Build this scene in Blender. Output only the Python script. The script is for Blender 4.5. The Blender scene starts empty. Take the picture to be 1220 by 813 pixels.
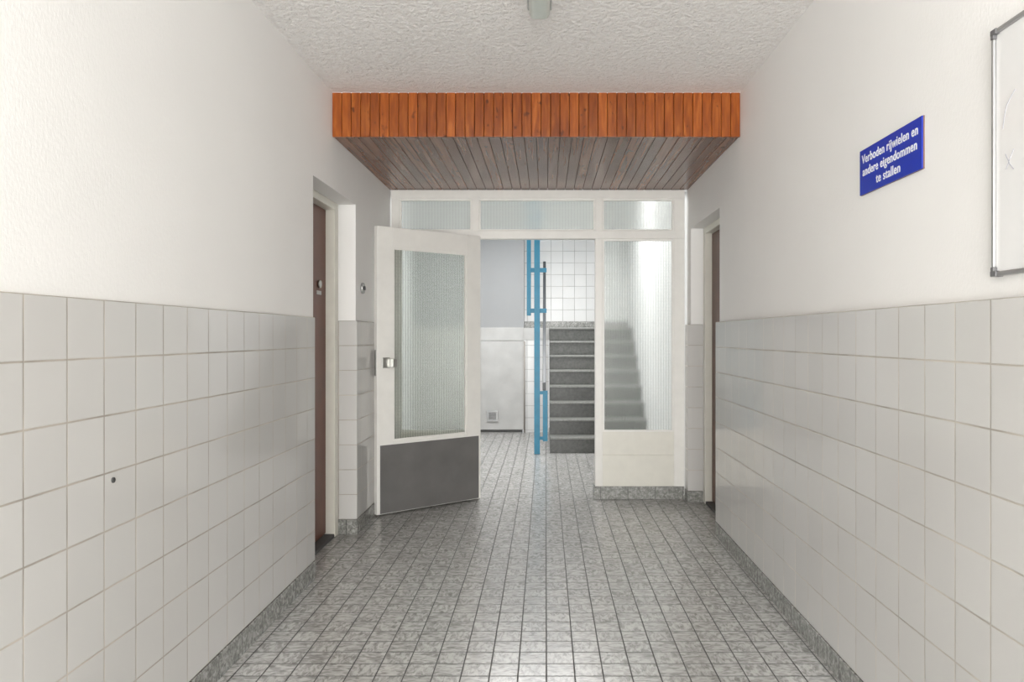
import bpy, bmesh, math
from mathutils import Vector, Matrix

S = bpy.context.scene
S.view_settings.view_transform = 'Standard'
COL = S.collection

# ------------------------------------------------------------------ node helpers
class NT:
    def __init__(s, name):
        s.m = bpy.data.materials.new(name); s.m.use_nodes = True
        s.t = s.m.node_tree; s.n = s.t.nodes; s.l = s.t.links
        s.b = s.n['Principled BSDF']; s.out = s.n['Material Output']
    def new(s, typ, **kw):
        nd = s.n.new(typ)
        for k, v in kw.items(): setattr(nd, k, v)
        return nd
    def link(s, a, b): s.l.new(a, b)
    def put(s, sock, v):
        if hasattr(v, 'node'): s.l.new(v, sock)
        else: sock.default_value = v
    def math(s, op, a, b=0.0, c=0.0):
        nd = s.new('ShaderNodeMath', operation=op)
        s.put(nd.inputs[0], a); s.put(nd.inputs[1], b); s.put(nd.inputs[2], c)
        return nd.outputs[0]
    def pos(s):
        g = s.new('ShaderNodeNewGeometry')
        sp = s.new('ShaderNodeSeparateXYZ'); s.link(g.outputs['Position'], sp.inputs[0])
        sn = s.new('ShaderNodeSeparateXYZ'); s.link(g.outputs['True Normal'], sn.inputs[0])
        return g, sp.outputs, sn.outputs
    def objc(s):
        g = s.new('ShaderNodeTexCoord')
        sp = s.new('ShaderNodeSeparateXYZ'); s.link(g.outputs['Object'], sp.inputs[0])
        return g.outputs['Object'], sp.outputs
    def comb(s, x, y, z):
        c = s.new('ShaderNodeCombineXYZ')
        for i, v in enumerate((x, y, z)): s.put(c.inputs[i], v)
        return c.outputs[0]
    def noise(s, vec, scale, detail=4, rough=.55, dist=0.0):
        nd = s.new('ShaderNodeTexNoise')
        s.put(nd.inputs['Vector'], vec)
        nd.inputs['Scale'].default_value = scale
        nd.inputs['Detail'].default_value = detail
        nd.inputs['Roughness'].default_value = rough
        nd.inputs['Distortion'].default_value = dist
        return nd.outputs[0]
    def ramp(s, f, stops):
        nd = s.new('ShaderNodeValToRGB'); s.put(nd.inputs[0], f)
        e = nd.color_ramp.elements
        while len(e) < len(stops): e.new(.5)
        for i, (p, c) in enumerate(stops):
            e[i].position = p; e[i].color = (*c, 1)
        return nd.outputs[0]
    def mixc(s, f, a, b, mode='MIX'):
        nd = s.new('ShaderNodeMix', data_type='RGBA', blend_type=mode)
        s.put(nd.inputs[0], f)
        s.put(nd.inputs[6], a if hasattr(a, 'node') else (*a, 1))
        s.put(nd.inputs[7], b if hasattr(b, 'node') else (*b, 1))
        return nd.outputs[2]
    def mixf(s, f, a, b):
        nd = s.new('ShaderNodeMix'); s.put(nd.inputs[0], f)
        s.put(nd.inputs[2], a); s.put(nd.inputs[3], b)
        return nd.outputs[0]
    def white(s, vec):
        nd = s.new('ShaderNodeTexWhiteNoise', noise_dimensions='3D'); s.put(nd.inputs[0], vec)
        return nd.outputs[0]
    def bump(s, h, strength, dist):
        nd = s.new('ShaderNodeBump'); nd.inputs['Strength'].default_value = strength
        nd.inputs['Distance'].default_value = dist
        s.put(nd.inputs['Height'], h); s.link(nd.outputs[0], s.b.inputs['Normal'])
    def set(s, **kw):
        for k, v in kw.items():
            k = {'color': 'Base Color', 'rough': 'Roughness', 'metal': 'Metallic', 'spec': 'Specular IOR Level',
                 'trans': 'Transmission Weight', 'ior': 'IOR'}[k]
            if isinstance(v, tuple) and len(v) == 3: v = (*v, 1)
            s.put(s.b.inputs[k], v)
        return s.m

def plain(name, color, rough=.5, metal=0, var=.06, scale=12, bump=0, bscale=200):
    t = NT(name); g, p, n = t.pos()
    nz = t.noise(g.outputs['Position'], scale, 5)
    lo = tuple(c*(1-var) for c in color); hi = tuple(min(1, c*(1+var)) for c in color)
    t.set(color=t.ramp(nz, [(.3, lo), (.7, hi)]), rough=rough, metal=metal)
    if bump: t.bump(t.noise(g.outputs['Position'], bscale, 3), bump, .003)
    return t.m

def tile_mat(name, pitch, off, g, tile, grout, rough=.2, var=.022, marble=None, bumpd=.0014):
    """square tiles on a vertical wall (u chosen by the facing) """
    t = NT(name); geo, p, n = t.pos()
    ux = t.math('DIVIDE', t.math('SUBTRACT', p[0], off[0]), pitch)
    uy = t.math('DIVIDE', t.math('SUBTRACT', p[1], off[1]), pitch)
    vz = t.math('DIVIDE', t.math('SUBTRACT', p[2], off[2]), pitch)
    sel = t.math('GREATER_THAN', t.math('ABSOLUTE', n[1]), .5)
    u = t.mixf(sel, uy, ux)
    def edge(a):
        f = t.math('FRACT', a)
        return t.math('MINIMUM', f, t.math('SUBTRACT', 1.0, f))
    d = t.math('MINIMUM', edge(u), edge(vz))
    nd = t.new('ShaderNodeMapRange', interpolation_type='SMOOTHSTEP')
    t.put(nd.inputs[0], d); nd.inputs[1].default_value = g/pitch*.35; nd.inputs[2].default_value = g/pitch*.75
    m = nd.outputs[0]
    wn = t.white(t.comb(t.math('FLOOR', u), t.math('FLOOR', vz), 1.0))
    lo = tuple(c*(1-var) for c in tile); hi = tuple(min(1, c*(1+var)) for c in tile)
    tc = t.ramp(wn, [(0, lo), (1, hi)])
    gn = t.noise(geo.outputs['Position'], 5, 4)
    gc = t.ramp(gn, [(.35, tuple(c*.65 for c in grout)), (.65, grout)])
    t.set(color=t.mixc(m, gc, tc), rough=t.mixf(m, .8, rough))
    # slightly uneven glaze and recessed grout
    und = t.noise(geo.outputs['Position'], 9, 2)
    h = t.math('ADD', m, t.math('MULTIPLY', und, .6))
    t.bump(h, .5, bumpd)
    return t.m

# ------------------------------------------------------------------ materials
M = {}
def plaster(name, c, k=.25, sc=140):
    t = NT(name); g, p, n = t.pos()
    big = t.noise(g.outputs['Position'], 1.4, 3)
    t.set(color=t.ramp(big, [(.3, tuple(x*.965 for x in c)), (.7, c)]), rough=.75)
    st = t.noise(t.comb(t.math('MULTIPLY', p[0], 1), t.math('MULTIPLY', p[1], 1), t.math('MULTIPLY', p[2], .55)), sc, 4, .6)
    t.bump(st, k, .003)
    return t.m
M['plaster'] = plaster('white_plaster', (.89, .883, .865))
M['grey'] = plaster('grey_plaster', (.38, .385, .39))
M['hall'] = plaster('hall_plaster', (.80, .80, .80))

t = NT('stucco_ceiling'); g, p, n = t.pos()
v = t.new('ShaderNodeTexVoronoi'); v.inputs['Scale'].default_value = 40
wob = t.noise(g.outputs['Position'], 27, 4, .7)
t.link(g.outputs['Position'], v.inputs['Vector'])
nn = t.noise(g.outputs['Position'], 50, 5, .62, .8)
h = t.math('ADD', t.math('MULTIPLY', nn, 1.3), t.math('MULTIPLY', v.outputs['Distance'], -.6))
h = t.math('ADD', h, wob)
t.set(color=t.ramp(nn, [(.3, (.87, .835, .80)), (.55, (.94, .922, .90))]), rough=.9)
t.bump(h, .85, .012); M['ceil'] = t.m

P = .1495
WT = (.60, .593, .575)
M['tileL'] = tile_mat('glazed_wall_tile', P, (-1.245, 1.633, .088), .0042, WT, (.52, .475, .415), .11)
M['tileR'] = tile_mat('glazed_wall_tile_b', P, (1.02, 1.722, .080), .0042, WT, (.56, .52, .46), .11)
M['tileH'] = tile_mat('stair_wall_tile', .15, (-.23, 7.0, .03), .005, (.68, .68, .67), (.44, .44, .42), .25, .03)

# floor tile
def floor_mat():
    t = NT('marbled_floor_tile'); g, p, n = t.pos(); pt = .1
    u = t.math('DIVIDE', t.math('SUBTRACT', p[0], .003), pt); w = t.math('DIVIDE', t.math('SUBTRACT', p[1], .03), pt)
    def edge(a):
        f = t.math('FRACT', a); return t.math('MINIMUM', f, t.math('SUBTRACT', 1.0, f))
    d = t.math('MINIMUM', edge(u), edge(w))
    nd = t.new('ShaderNodeMapRange', interpolation_type='SMOOTHSTEP'); t.put(nd.inputs[0], d)
    nd.inputs[1].default_value = .016; nd.inputs[2].default_value = .034
    m = nd.outputs[0]
    fu, fw = t.math('FLOOR', u), t.math('FLOOR', w)
    wn = t.white(t.comb(fu, fw, 3.0))
    par = t.math('FRACT', t.math('MULTIPLY', t.math('ADD', fu, fw), .5))
    par = t.math('GREATER_THAN', par, .25)
    k = t.math('MULTIPLY', wn, 30.0)
    va = t.comb(t.math('MULTIPLY', p[0], .5), t.math('MULTIPLY', p[1], 1.1), k)
    vb = t.comb(t.math('MULTIPLY', p[0], 1.1), t.math('MULTIPLY', p[1], .5), k)
    na = t.noise(va, 55, 4, .55, .7); nb = t.noise(vb, 55, 4, .55, .7)
    nz = t.mixf(par, na, nb)
    tc = t.ramp(nz, [(.34, (.255, .25, .236)), (.46, (.375, .37, .353)), (.60, (.52, .513, .495))])
    tint = t.ramp(wn, [(0, (.90, .90, .90)), (1, (1, 1, 1))])
    tc = t.mixc(1.0, tc, tint, 'MULTIPLY')
    t.set(color=t.mixc(m, (.04, .038, .035), tc), rough=t.mixf(m, .7, t.mixf(nz, .26, .22)), spec=.75)
    h = t.math('ADD', m, t.math('MULTIPLY', t.noise(g.outputs['Position'], 7, 2), .8))
    h = t.math('ADD', h, t.math('MULTIPLY', wn, .15))
    t.bump(h, .4, .0012)
    return t.m
M['floor'] = floor_mat()

t = NT('marbled_skirting'); g, p, n = t.pos()
sel = t.math('GREATER_THAN', t.math('ABSOLUTE', n[1]), .5)
u = t.mixf(sel, p[1], p[0])
nz = t.noise(g.outputs['Position'], 50, 6, .65, .8)
f = t.math('FRACT', t.math('DIVIDE', t.math('ADD', u, 5.0), .2))
m = t.math('GREATER_THAN', f, .018)
tc = t.ramp(nz, [(.35, (.14, .142, .13)), (.5, (.25, .252, .235)), (.66, (.42, .422, .395))])
t.set(color=t.mixc(m, (.08, .08, .075), tc), rough=.25); M['skirt'] = t.m

def wood(name, axis_across, pitch, off, c1, c2, c3, rough, along, lo=(.74, .70, .66), gs=60):
    t = NT(name); g, p, n = t.pos()
    bid = t.math('FLOOR', t.math('DIVIDE', t.math('SUBTRACT', p[axis_across], off), pitch))
    wn = t.white(t.comb(bid, 1.0, 2.0))
    k = t.math('MULTIPLY', wn, 20)
    if along == 2: v = t.comb(p[0], k, t.math('MULTIPLY', p[2], .12))
    else: v = t.comb(p[0], t.math('MULTIPLY', p[1], .04), k)
    nz = t.noise(v, gs, 4, .5, .3)
    kn = t.noise(t.comb(p[0], t.math('MULTIPLY', p[1], .5), t.math('MULTIPLY', p[2], .6)), 26, 2)
    c = t.ramp(nz, [(.32, c1), (.52, c2), (.72, c3)])
    tint = t.ramp(wn, [(0, lo), (1, (1.12, 1.12, 1.1))])
    c = t.mixc(1.0, c, tint, 'MULTIPLY')
    knf = t.ramp(kn, [(.66, (1, 1, 1)), (.73, (.35, .28, .25))])
    c = t.mixc(1.0, c, knf, 'MULTIPLY')
    t.set(color=c, rough=rough)
    t.bump(nz, .1, .001)
    return t.m
NF, NS = 43, 34
FP, SP = 2.19/NF, 2.19/NS
M['fascia'] = wood('varnished_pine', 0, FP, -1.145, (.22, .048, .006), (.32, .078, .009), (.43, .13, .023), .28, 2, (.74, .70, .66))
M['soffit'] = wood('brown_boards', 0, SP, -1.145, (.155, .066, .034), (.21, .092, .050), (.27, .132, .077), .26, 1, (.74, .72, .70), 45)
M['groove'] = plain('dark_groove', (.045, .02, .012), .8)

M['white'] = plain('white_paint', (.82, .81, .77), .35, var=.03)
M['cream'] = plain('cream_paint', (.77, .755, .68), .4, var=.03)
M['brown'] = plain('brown_door_paint', (.15, .052, .028), .45, var=.15, scale=6)
M['brown2'] = plain('dark_brown_door_paint', (.13, .06, .04), .45, var=.15, scale=6)
M['dark'] = plain('dark_threshold', (.06, .06, .058), .6)
M['kick'] = plain('grey_kick_plate', (.145, .142, .137), .42, var=.16, scale=4)
M['chrome'] = plain('brushed_steel', (.45, .45, .43), .35, 1)
M['alu'] = plain('aluminium', (.42, .42, .42), .4, .7)
M['cap'] = plain('grey_corner_plastic', (.14, .14, .145), .45)
M['blackp'] = plain('dark_plastic', (.05, .05, .055), .45)
M['blue'] = plain('blue_paint', (.012, .20, .33), .4, var=.12)
M['handrail'] = plain('dark_handrail', (.045, .05, .055), .4)
M['signblue'] = plain('blue_enamel', (.004, .032, .43), .4, var=.06)
M['signedge'] = plain('rusty_sign_edge', (.22, .13, .10), .6)
M['signtext'] = plain('white_lettering', (.85, .86, .9), .5)
M['board'] = plain('whiteboard_enamel', (.80, .80, .795), .18, var=.01)
M['ink'] = plain('faded_ink', (.42, .42, .47), .7)
M['lampbody'] = plain('lamp_grey', (.46, .47, .46), .5)
M['lampdiff'] = plain('lamp_diffuser', (.56, .60, .56), .3)
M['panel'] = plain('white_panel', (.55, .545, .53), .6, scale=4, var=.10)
M['screw'] = plain('plug_dark', (.06, .06, .06), .6)
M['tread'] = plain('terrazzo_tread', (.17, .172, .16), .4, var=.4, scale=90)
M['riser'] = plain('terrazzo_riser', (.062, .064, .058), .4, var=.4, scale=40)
M['nose'] = plain('stair_nosing', (.23, .232, .218), .4, var=.2, scale=60)
M['pipe'] = plain('brown_pipe', (.38, .35, .32), .5)

def ribbed(name, milk=.14, tran=.0, rough=.12, pt=.019, dl=.2, body=(.78, .80, .78)):
    t = NT(name); v, p = t.objc()
    def stripe(a, pt):
        f = t.math('FRACT', t.math('DIVIDE', a, pt)); return t.math('ABSOLUTE', t.math('SUBTRACT', f, .5))
    sx = stripe(p[0], pt); sz = stripe(p[2], pt*1.2)
    line = t.math('MAXIMUM', t.math('POWER', t.math('MULTIPLY', sx, 2.0), 2.5), t.math('MULTIPLY', t.math('POWER', t.math('MULTIPLY', sz, 2.0), 5.0), .4))
    t.set(color=t.mixc(line, (.95, .965, .945), (.76, .785, .755)), rough=rough, trans=1.0, ior=1.2)
    t.bump(t.math('ADD', t.math('MULTIPLY', sx, 1.6), sz), .02, .003)
    d = t.new('ShaderNodeBsdfDiffuse'); d.inputs[0].default_value = (*body, 1)
    tl = t.new('ShaderNodeBsdfTranslucent'); tl.inputs[0].default_value = (*body, 1)
    dm = t.new('ShaderNodeMixShader'); dm.inputs[0].default_value = .5
    t.link(d.outputs[0], dm.inputs[1]); t.link(tl.outputs[0], dm.inputs[2])
    mx = t.new('ShaderNodeMixShader')
    t.put(mx.inputs[0], t.mixf(line, milk, milk+dl))
    t.link(t.b.outputs[0], mx.inputs[1]); t.link(dm.outputs[0], mx.inputs[2])
    t.link(mx.outputs[0], t.out.inputs[0])
    return t.m
M['glass'] = ribbed('ribbed_glass', .08, 0, .14, .019, .10, (.75, .78, .74))
M['glasst'] = ribbed('frosted_transom_glass', .40, 0, .22, .022, .12, (.62, .64, .62))

# ------------------------------------------------------------------ mesh helpers
def finish(name, bm, mats, bevel=0):
    me = bpy.data.meshes.new(name)
    lo = Vector((min(v.co[i] for v in bm.verts) for i in range(3)))
    hi = Vector((max(v.co[i] for v in bm.verts) for i in range(3)))
    c = (lo+hi)/2
    for v in bm.verts: v.co -= c
    bm.normal_update(); bm.to_mesh(me); bm.free()
    if not isinstance(mats, (list, tuple)): mats = [mats]
    for m in mats: me.materials.append(m)
    o = bpy.data.objects.new(name, me); o.location = c
    COL.objects.link(o)
    if bevel:
        md = o.modifiers.new('bevel', 'BEVEL'); md.width = bevel; md.segments = 2; md.limit_method = 'ANGLE'
    return o

def addbox(bm, b, mi=0):
    x0, x1, y0, y1, z0, z1 = b
    vs = [bm.verts.new((x, y, z)) for x in (x0, x1) for y in (y0, y1) for z in (z0, z1)]
    for q in ((0,1,3,2), (4,6,7,5), (0,4,5,1), (2,3,7,6), (0,2,6,4), (1,5,7,3)):
        f = bm.faces.new([vs[i] for i in q]); f.material_index = mi
    return vs

def boxes(name, bl, mat, bevel=0):
    bm = bmesh.new()
    for b in bl:
        addbox(bm, b[:6], b[6] if len(b) > 6 else 0)
    bmesh.ops.recalc_face_normals(bm, faces=bm.faces)
    return finish(name, bm, mat, bevel)

def cyl(name, p0, p1, r, mat, seg=20, bevel=0, r2=None):
    bm = bmesh.new(); p0 = Vector(p0); p1 = Vector(p1); d = p1-p0
    bmesh.ops.create_cone(bm, cap_ends=True, segments=seg, radius1=r, radius2=r if r2 is None else r2, depth=d.length)
    q = Vector((0, 0, 1)).rotation_difference(d.normalized())
    bmesh.ops.transform(bm, matrix=Matrix.Translation((p0+p1)/2) @ q.to_matrix().to_4x4(), verts=bm.verts)
    o = finish(name, bm, mat, bevel)
    for f in o.data.polygons: f.use_smooth = len(f.vertices) == 4
    return o

def structure(o, label=None, cat=None):
    o['kind'] = 'structure'
    if label: o['label'] = label
    if cat: o['category'] = cat
    return o

def empty(name, loc, label, cat, kind=None):
    e = bpy.data.objects.new(name, None); e.location = loc; e.empty_display_size = .1
    COL.objects.link(e); e['label'] = label; e['category'] = cat
    if kind: e['kind'] = kind
    return e

def part(o, par, world=True):
    o.parent = par
    if world: o.matrix_parent_inverse = Matrix.Translation(-Vector(par.location))
    return o

# ------------------------------------------------------------------ dimensions
XL, XR = -1.145, 1.045
TL, TR = -1.135, 1.02
CZ = 2.50
Y0 = -3.2
YP = 5.50       # glazed partition
L0, L1, LH = 3.70, 4.53, 1.985
R0, R1, RH = 4.51, 5.40, 1.965

# ------------------------------------------------------------------ shell
structure(boxes('floor', [(-1.75, 1.5, Y0, 9.8, -.1, 0)], M['floor']), 'grey marbled small square tile floor', 'floor')
structure(boxes('ceiling', [(-1.45, 1.35, Y0, 4.03, CZ, CZ+.1)], M['ceil']), 'white coarse stucco ceiling', 'ceiling')
structure(boxes('wall_left', [
    (XL-.25, XL, Y0, L0, 0, CZ), (XL-.25, XL, L0, L1, LH, CZ), (XL-.25, XL, L1, YP+.1, 0, CZ),
    (XL-.35, XL-.25, L0-.1, L1+.1, 0, CZ)], M['plaster']), 'white plastered corridor wall', 'wall')
structure(boxes('wall_right', [
    (XR, XR+.25, Y0, R0, 0, CZ), (XR, XR+.25, R0, R1, RH, CZ), (XR, XR+.25, R1, YP+.1, 0, CZ),
    (XR+.25, XR+.35, R0-.1, R1+.1, 0, CZ)], M['plaster']), 'white plastered corridor wall', 'wall')
ZT_L = .088+8*P; ZT_R = .080+8*P
def trim(name, b, m, lab, bev=.003):
    return structure(boxes(name, b, m, bev), lab, 'wall tiles')
trim('trim_1', [(XL-.005, TL, Y0, L0, .088, ZT_L)], M['tileL'], 'off-white square glazed tile wainscot')
trim('trim_2', [(XL-.11, TL, L1-.01, YP-.01, .088, ZT_L)], M['tileL'], 'off-white tiled pier beside brown door')
trim('trim_3', [(TR, XR+.005, Y0, R0, .080, ZT_R)], M['tileR'], 'off-white square glazed tile wainscot')
trim('trim_4', [(TR, XR+.085, R1-.01, YP-.01, .080, ZT_R)], M['tileR'], 'off-white tiled pier beside doorway')
structure(boxes('baseboard_left', [(XL-.005, TL+.004, Y0, L0, 0, .086), (XL-.11, TL+.004, L1-.014, YP-.01, 0, .086)], M['skirt'], .002), 'grey marbled tile skirting', 'baseboard')
structure(boxes('baseboard_right', [(TR-.004, XR+.005, Y0, R0, 0, .078), (TR-.004, XR+.085, R1-.014, YP-.01, 0, .078)], M['skirt'], .002), 'grey marbled tile skirting', 'baseboard')

# ------------------------------------------------------------------ wooden bulkhead
bh = empty('wood_bulkhead', (0, 4.8, 2.27), 'varnished pine boarded bulkhead under stucco ceiling', 'ceiling panelling', 'structure')
bl = [(XL, XR, 4.045, 4.06, 2.272, CZ, 1)]
for i in range(NF):
    x = XL+i*FP
    bl.append((x+.0008, x+FP-.0012, 4.03, 4.05, 2.262, CZ))
o = boxes('fascia', bl, [M['fascia'], M['groove']], .003); o['label'] = 'orange varnished vertical pine boards'; part(o, bh)
bl = [(XL, XR, 4.06, YP+.02, 2.28, 2.30, 1)]
for i in range(NS):
    x = XL+i*SP
    bl.append((x+.0008, min(x+SP-.0012, XR), 4.052, YP+.02, 2.266, 2.282))
o = boxes('soffit', bl, [M['soffit'], M['groove']], .003); o['label'] = 'glossy reddish brown boarded underside'; part(o, bh)

# ------------------------------------------------------------------ glazed partition
pw = empty('window_1', (0, YP+.03, 0), 'white painted timber glazed partition with ribbed glass', 'glazed partition', 'structure')
fy0, fy1 = YP, YP+.07
xs = [(-1.13, -1.07), (-.54, -.488), (.363, .418), (.94, TR-.002)]
fr = [(a, b, fy0, fy1, 0.0 if i == 1 else .09, 2.25) for i, (a, b) in enumerate(xs)]
a, b = xs[0][0], xs[3][1]
fr += [(a-.001, b+.001, fy0-.002, fy1+.001, 2.198, 2.262)]
fr += [(a-.001, b+.001, fy0-.004, fy1+.001, 1.905, 1.964)]
part(boxes('frame', fr, M['white'], .003), pw)
bays = [(xs[0][1], xs[1][0]), (xs[1][1], xs[2][0]), (xs[2][1], xs[3][0])]
for (x0, x1) in bays:
    part(boxes('transom_pane', [(x0-.004, x1+.004, YP+.032, YP+.038, 1.96, 2.202)], M['glasst']), pw)
    e = .012
    part(boxes('glazing_bead', [(x0, x1, YP+.012, YP+.03, 1.964, 1.964+e), (x0, x1, YP+.012, YP+.03, 2.198-e, 2.198),
                                (x0, x0+e, YP+.012, YP+.03, 1.964+e, 2.198-e), (x1-e, x1, YP+.012, YP+.03, 1.964+e, 2.198-e)], M['white']), pw)
for k in (0, 2):
    x0, x1 = bays[k]
    part(boxes('side_pane', [(x0-.004, x1+.004, YP+.032, YP+.038, .485, 1.908)], M['glass']), pw)
    e = .014
    part(boxes('glazing_bead', [(x0, x1, YP+.012, YP+.03, .489, .489+e), (x0, x1, YP+.012, YP+.03, 1.905-e, 1.905),
                                (x0, x0+e, YP+.012, YP+.03, .489+e, 1.905-e), (x1-e, x1, YP+.012, YP+.03, .489+e, 1.905-e)], M['white']), pw)
    part(boxes('lower_panel', [(x0-.002, x1+.002, YP+.006, YP+.06, .325, .489), (x0-.002, x1+.002, YP+.012, YP+.059, .317, .326),
                               (x0-.002, x1+.002, YP+.003, YP+.061, .09, .319)], M['cream'], .002), pw)
for x0, x1 in ((-1.13, -.542), (.352, TR-.006)):
    part(boxes('marble_plinth', [(x0, x1, YP-.012, YP+.085, 0, .092)], M['skirt'], .002), pw)
structure(boxes('wall_back', [(XL-.6, XR+.35, YP+.07, YP+.17, 2.262, 3.25), (XL-.6, XL, YP+.10, YP+.17, 0, 2.262), (XR, XR+.35, YP+.10, YP+.17, 0, 2.262)], M['hall']), 'white wall over glazed partition', 'wall')

# ------------------------------------------------------------------ open door leaf (built in hinge space)
dr = empty('door_1', (-.486, 5.488, 0), 'open white timber door with ribbed glass pane and grey kick plate', 'door', 'structure')
dr.rotation_euler = (0, 0, math.radians(219.8))
W = .828; T = .02
part(boxes('leaf', [(0, .12, -T, T, .012, 1.92), (.71, W, -T, T, .012, 1.92), (.12, .71, -T+.0005, T-.0005, 1.785, 1.9195), (.12, .71, -T+.0005, T-.0005, .0125, .49)], M['white'], .002), dr, False)
part(boxes('door_pane', [(.115, .715, -.004, .002, .485, 1.79)], M['glass']), dr, False)
e = .013
part(boxes('glazing_bead', [(.12, .71, .003, .014, .49, .49+e), (.12, .71, .003, .014, 1.785-e, 1.785), (.12, .12+e, .003, .014, .49+e, 1.785-e), (.71-e, .71, .003, .014, .49+e, 1.785-e)], M['white']), dr, False)
part(boxes('kick_plate', [(.018, W-.022, T, T+.003, .016, .468)], M['kick'], .001), dr, False)
h = boxes('handle', [(.735, .79, T, T+.005, .98, 1.05), (.705, .735, T+.005, T+.045, .985, 1.04)], M['chrome'], .004); part(h, dr, False)
part(boxes('lock_case', [(W-.002, W+.003, -.012, .012, .93, 1.10)], M['chrome'], .001), dr, False)
for z in (.25, 1.0, 1.72):
    part(cyl('hinge', (-.004, -.022, z-.04), (-.004, -.022, z+.04), .007, M['chrome']), dr, False)

# ------------------------------------------------------------------ side doors
d2 = empty('door_2', (-1.31, 4.1, 0), 'brown painted flush door in cream timber frame', 'door', 'structure')
part(boxes('frame', [(-1.32, -1.247, 4.45, L1-.012, 0, LH), (-1.32, -1.247, L0, L0+.06, 0, LH), (-1.319, -1.248, L0+.06, 4.45, 1.94, LH-.001)], M['cream'], .003), d2)
part(boxes('leaf', [(-1.345, -1.302, L0+.062, 4.448, .025, 1.938)], M['brown'], .002), d2)
part(boxes('threshold', [(-1.36, -1.25, L0+.062, 4.448, 0, .02)], M['dark'], .003), d2)
part(boxes('name_plate', [(-1.302, -1.298, 4.27, 4.35, 1.43, 1.452)], M['panel'], .001), d2)
part(cyl('door_viewer', (-1.302, 4.31, 1.49), (-1.29, 4.31, 1.49), .022, M['chrome']), d2)
d3 = empty('door_3', (1.2, 4.95, 0), 'brown painted flush door in cream timber frame beside tiled pier', 'door', 'structure')
part(boxes('frame', [(1.132, 1.20, 5.33, R1-.012, 0, RH), (1.132, 1.20, R0, R0+.06, 0, RH), (1.133, 1.199, R0+.06, 5.33, 1.92, RH-.001)], M['cream'], .003), d3)
part(boxes('leaf', [(1.18, 1.225, R0+.062, 5.328, .025, 1.918)], M['brown2'], .002), d3)
part(boxes('threshold', [(1.135, 1.24, R0+.062, 5.328, 0, .02)], M['dark'], .003), d3)

# bell push
bp = empty('bell_push', (XL, 4.68, 1.49), 'small round grey doorbell push on white plaster', 'doorbell')
part(cyl('rosette', (XL-.001, 4.68, 1.49), (XL+.014, 4.68, 1.49), .034, M['alu'], 24, .002), bp)
part(cyl('button', (XL+.0135, 4.68, 1.49), (XL+.022, 4.68, 1.49), .013, M['blackp'], 16), bp)

# wall plug
wp = cyl('screw_plug', (TL-.001, 1.97, .813), (TL+.004, 1.97, .813), .0075, M['screw'], 12, .001)
wp['label'] = 'dark screw plug in glazed wall tile'; wp['category'] = 'screw plug'

# ------------------------------------------------------------------ blue sign
sy0, sy1, sz0, sz1 = 2.07, 2.48, 1.653, 1.800
sg = empty('sign', (XR, (sy0+sy1)/2, sz0), 'dark blue enamel notice sign with white Dutch lettering', 'sign')
part(boxes('backing', [(XR-.004, XR, sy0, sy1, sz0, sz1)], M['signedge']), sg)
part(boxes('plate', [(XR-.008, XR-.004, sy0+.0005, sy1-.0005, sz0+.0005, sz1-.0005)], M['signblue'], .001), sg)
R = Matrix(((0, 0, -1), (-1, 0, 0), (0, 1, 0))).to_4x4()
def text(s, yc, zc, size, wid, par):
    cu = bpy.data.curves.new('t', 'FONT'); cu.body = s; cu.size = size; cu.extrude = .0004; cu.offset = size*.012
    cu.space_character = 1.06
    cu.align_x = 'CENTER'; cu.align_y = 'CENTER'
    ob = bpy.data.objects.new('t', cu); COL.objects.link(ob)
    bpy.context.view_layer.update()
    me = bpy.data.meshes.new_from_object(ob.evaluated_get(bpy.context.evaluated_depsgraph_get()))
    bpy.data.objects.remove(ob)
    w = max(v.co.x for v in me.vertices)-min(v.co.x for v in me.vertices)
    for v in me.vertices: v.co.x *= wid/w
    me.transform(R)
    me.materials.clear(); me.materials.append(M['signtext'])
    o = bpy.data.objects.new('lettering', me); COL.objects.link(o); o.location = (XR-.0088, yc, zc)
    part(o, par)
yc = (sy0+sy1)/2
text('Verboden rijwielen en', yc, sz1-.034, .040, .370, sg)
text('andere eigendommen', yc, sz1-.075, .040, .358, sg)
text('te stallen', yc, sz1-.116, .040, .160, sg)

# ------------------------------------------------------------------ whiteboard
wy0, wy1, wz0, wz1 = .85, 1.733, 1.328, 1.893
wb = empty('whiteboard', (XR, (wy0+wy1)/2, wz0), 'white enamel whiteboard in thin aluminium frame', 'whiteboard')
part(boxes('panel', [(XR-.010, XR-.001, wy0+.004, wy1-.004, wz0+.004, wz1-.004)], M['board']), wb)
f = .010
part(boxes('frame', [(XR-.018, XR, wy0+.02, wy1-.02, wz0, wz0+f), (XR-.018, XR, wy0+.02, wy1-.02, wz1-f, wz1),
                     (XR-.018, XR, wy0, wy0+f, wz0+.02, wz1-.02), (XR-.018, XR, wy1-f, wy1, wz0+.02, wz1-.02)], M['alu'], .003), wb)
for yy, s1 in ((wy0, 1), (wy1, -1)):
    for zz, s2 in ((wz0, 1), (wz1, -1)):
        ya, yb = sorted((yy-s1*.001, yy+s1*.021)); za, zb = sorted((zz-s2*.001, zz+s2*(f+.002)))
        yc_, yd = sorted((yy-s1*.0005, yy+s1*(f+.0015))); zc_, zd = sorted((zz+s2*.001, zz+s2*.021))
        part(boxes('corner_cap', [(XR-.020, XR, ya, yb, za, zb), (XR-.0195, XR, yc_, yd, zc_, zd)], M['cap'], .002), wb)
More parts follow.
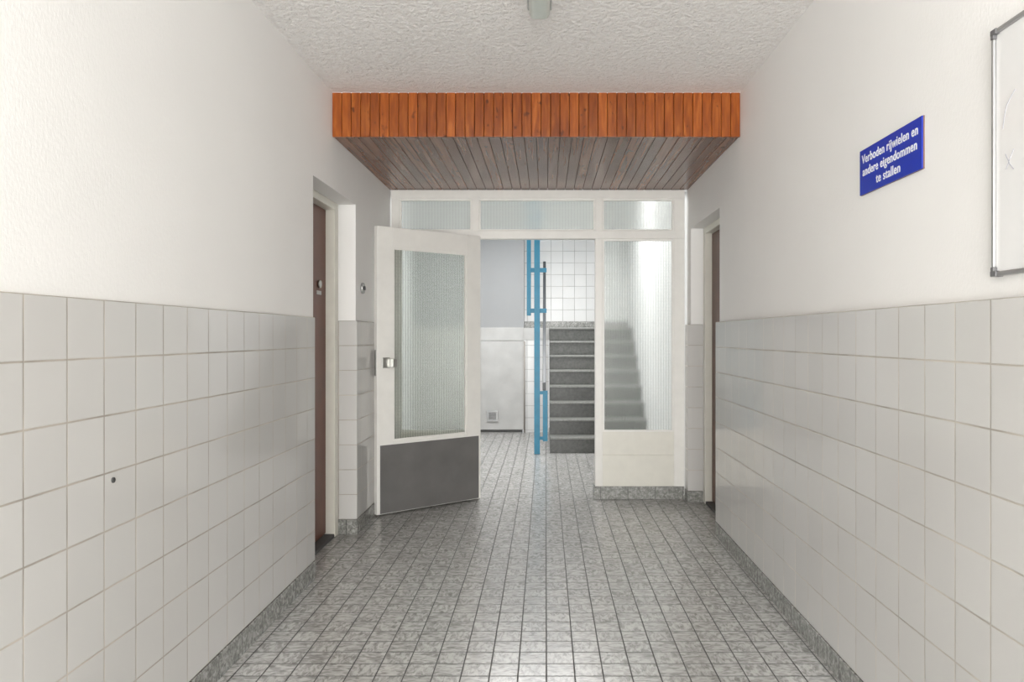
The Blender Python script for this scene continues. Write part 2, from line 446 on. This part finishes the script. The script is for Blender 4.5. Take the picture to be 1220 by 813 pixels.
def stroke(pts, par, r=.0012):
    cu = bpy.data.curves.new('s', 'CURVE'); cu.dimensions = '3D'; cu.bevel_depth = r
    sp = cu.splines.new('POLY'); sp.points.add(len(pts)-1)
    for i, (y, z) in enumerate(pts): sp.points[i].co = (0, y, z, 1)
    ob = bpy.data.objects.new('s', cu); COL.objects.link(ob); bpy.context.view_layer.update()
    me = bpy.data.meshes.new_from_object(ob.evaluated_get(bpy.context.evaluated_depsgraph_get())); bpy.data.objects.remove(ob)
    me.materials.clear(); me.materials.append(M['ink'])
    o = bpy.data.objects.new('marker_stroke', me); COL.objects.link(o); o.location = (XR-.0102, 0, 0); part(o, par)
stroke([(1.70, 1.66), (1.693, 1.69), (1.685, 1.71), (1.668, 1.725), (1.655, 1.735)], wb, .0009)
stroke([(1.690, 1.60), (1.675, 1.575), (1.66, 1.56)], wb, .0009)
stroke([(1.688, 1.565), (1.675, 1.585), (1.66, 1.605)], wb, .0009)

# ------------------------------------------------------------------ ceiling light
cl = empty('ceiling_light', (-.025, 2.3, CZ), 'slim grey fluorescent batten light on ceiling', 'ceiling light')
part(boxes('body', [(-.07, .024, 1.75, 2.93, CZ-.04, CZ)], M['lampbody'], .004), cl)
o = boxes('diffuser', [(-.062, .016, 1.77, 2.915, CZ-.086, CZ-.04)], M['lampdiff'], .022)
o.modifiers['bevel'].segments = 5; part(o, cl)

# ------------------------------------------------------------------ hall beyond
HL, HC = -1.65, 3.2
structure(boxes('wall_hall_left', [(HL-.1, HL, YP+.1, 9.8, 0, HC)], M['hall']), 'white hall wall', 'wall')
structure(boxes('wall_hall_right', [(1.06, 1.16, YP+.17, 9.8, 0, HC)], M['hall']), 'white stairwell wall', 'wall')
structure(boxes('ceiling_hall', [(HL-.1, 1.3, YP+.07, 9.8, HC, HC+.1)], M['hall']), 'white hall ceiling', 'ceiling')
structure(boxes('wall_hall_back', [(HL, -.27, 9.36, 9.8, 1.30, HC)], M['grey']), 'grey painted hall wall', 'wall')
structure(boxes('trim_5', [(-.27, 1.06, 9.6, 9.8, 1.38, HC)], M['tileH']), 'white square tiled stairwell wall', 'wall tiles')
structure(boxes('baseboard_stairwell', [(-.27, 1.06, 9.59, 9.8, 1.296, 1.38)], M['skirt']), 'grey marbled skirting on landing', 'baseboard')
structure(boxes('trim_6', [(-.27, .04, 9.32, 9.6, 0, 1.15)], M['tileH']), 'white tiled wall under landing', 'wall tiles')
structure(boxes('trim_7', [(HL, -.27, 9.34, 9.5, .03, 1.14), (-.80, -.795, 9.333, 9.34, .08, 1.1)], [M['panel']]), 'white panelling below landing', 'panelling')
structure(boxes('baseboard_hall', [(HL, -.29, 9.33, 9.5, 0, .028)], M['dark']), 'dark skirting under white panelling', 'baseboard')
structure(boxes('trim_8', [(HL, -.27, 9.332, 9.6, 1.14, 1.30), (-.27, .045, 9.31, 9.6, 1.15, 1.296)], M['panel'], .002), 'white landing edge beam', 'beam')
pp = cyl('drain_pipe', (-.262, 9.30, 0), (-.262, 9.30, 1.13), .010, M['pipe']); pp['label'] = 'thin brown vertical pipe beside tiled wall'; pp['category'] = 'pipe'
vg = empty('vent_grille', (-.66, 9.34, .13), 'small square metal vent grille in white panel', 'vent grille')
part(boxes('frame', [(-.73, -.59, 9.325, 9.34, .13, .155), (-.73, -.59, 9.325, 9.34, .245, .27), (-.73, -.705, 9.3255, 9.34, .155, .245), (-.615, -.59, 9.3255, 9.34, .155, .245)], M['alu'], .002), vg)
part(boxes('recess', [(-.706, -.614, 9.334, 9.339, .154, .246)], M['screw']), vg)
part(boxes('slats', [(-.706, -.614, 9.326, 9.333, .162+i*.022, .172+i*.022) for i in range(4)], M['alu']), vg)

# stairs
st = empty('staircase', (.55, 7.66, 0), 'dark terrazzo staircase with paler nosings', 'staircase', 'structure')
r_, g_, n_ = .162, .20, 8
bm = bmesh.new()
prof = [(7.66, 0)]
for i in range(n_):
    prof.append((7.66+i*g_, (i+1)*r_)); prof.append((7.66+(i+1)*g_ if i < n_-1 else 9.6, (i+1)*r_))
prof += [(9.6, 0)]
A = [bm.verts.new((.045, y, z)) for y, z in prof]; B = [bm.verts.new((1.055, y, z)) for y, z in prof]
bm.faces.new(A); bm.faces.new(B[::-1])
for i in range(len(prof)):
    j = (i+1) % len(prof); f_ = bm.faces.new((A[j], A[i], B[i], B[j]))
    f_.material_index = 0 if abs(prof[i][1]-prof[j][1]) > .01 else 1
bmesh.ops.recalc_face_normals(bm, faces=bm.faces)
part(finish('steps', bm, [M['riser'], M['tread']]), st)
for i in range(n_):
    part(boxes('nosing', [(.045, 1.053, 7.66+i*g_-.02, 7.66+i*g_+.03, (i+1)*r_-.022, (i+1)*r_+.002)], M['nose'], .006), st)

# railing
rl = empty('stair_railing', (-.085, 7.6, 0), 'blue painted steel stair railing with dark handrail', 'railing')
part(boxes('post', [(-.115, -.057, 7.58, 7.62, 0, 3.19)], M['blue'], .003), rl)
part(boxes('post', [(-.19, -.148, 7.58, 7.62, 1.40, 3.19)], M['blue'], .003), rl)
for z in (1.45, 1.86, 2.4):
    part(boxes('crossbar', [(-.19, .01, 7.59, 7.61, z-.022, z+.022)], M['blue'], .002), rl)
for z in (.62, .16):
    part(boxes('crossbar', [(-.06, .02, 7.59, 7.61, z-.016, z+.016)], M['blue'], .002), rl)
part(boxes('lower_post', [(-.028, .02, 7.585, 7.615, .13, .64)], M['blue'], .003), rl)
bm = bmesh.new()
for x in (-.030, .004):
    for (y, z) in ((7.6, .64), (9.3, 2.06), (9.3, 2.12), (7.6, .72)): bm.verts.new((x, y, z))
bm.verts.ensure_lookup_table(); v = bm.verts
for q in ((0,1,2,3), (7,6,5,4), (0,4,5,1), (1,5,6,2), (2,6,7,3), (3,7,4,0)): bm.faces.new([v[i] for i in q])
bmesh.ops.recalc_face_normals(bm, faces=bm.faces)
part(finish('handrail', bm, M['handrail'], .004), rl)
for i in range(1, 8):
    y = 7.6+i*.2
    part(boxes('baluster', [(-.018, -.006, y-.006, y+.006, min(i, 8)*r_*1.0, .66+(y-7.6)*.835)], M['blue']), rl)

# ------------------------------------------------------------------ lights
def area(name, loc, rot, sx, sy, e, col=(1, 1, 1)):
    L = bpy.data.lights.new(name, 'AREA'); L.shape = 'RECTANGLE'; L.size = sx; L.size_y = sy; L.energy = e; L.color = col
    o = bpy.data.objects.new(name, L); o.location = loc; o.rotation_euler = rot; COL.objects.link(o); return o
area('rear_fill', (-.05, -3.1, 1.3), (math.radians(90), 0, 0), 2.1, 2.3, 198, (1, .99, .972))  # added fill light behind the camera, as if from an unseen entrance
area('ceiling_fill', (-.05, -2.3, .35), (math.radians(112), 0, 0), 1.8, .6, 60, (1, .985, .96))  # added fill behind the camera, tilted upward to brighten the ceiling; no real fixture
area('stairwell_fill', (-.1, 7.9, 3.08), (math.radians(-24), 0, 0), 2.0, .5, 98, (1, .998, .99))  # added light below the closed hall ceiling, tilted towards the doorway; no skylight there
w = bpy.data.worlds.new('world'); S.world = w; w.use_nodes = True
w.node_tree.nodes['Background'].inputs[0].default_value = (.98, .985, 1, 1)
w.node_tree.nodes['Background'].inputs[1].default_value = 1.5

# ------------------------------------------------------------------ camera
cd = bpy.data.cameras.new('camera'); cam = bpy.data.objects.new('camera', cd); COL.objects.link(cam)
cam.location = (0, 0, 1.19); cam.rotation_euler = (math.radians(90), 0, 0)
cd.sensor_width = 36; cd.lens = 895/1220*36
cd.shift_x = -40/1220; cd.shift_y = -5.5/1220
cd.clip_start = .05
S.camera = cam
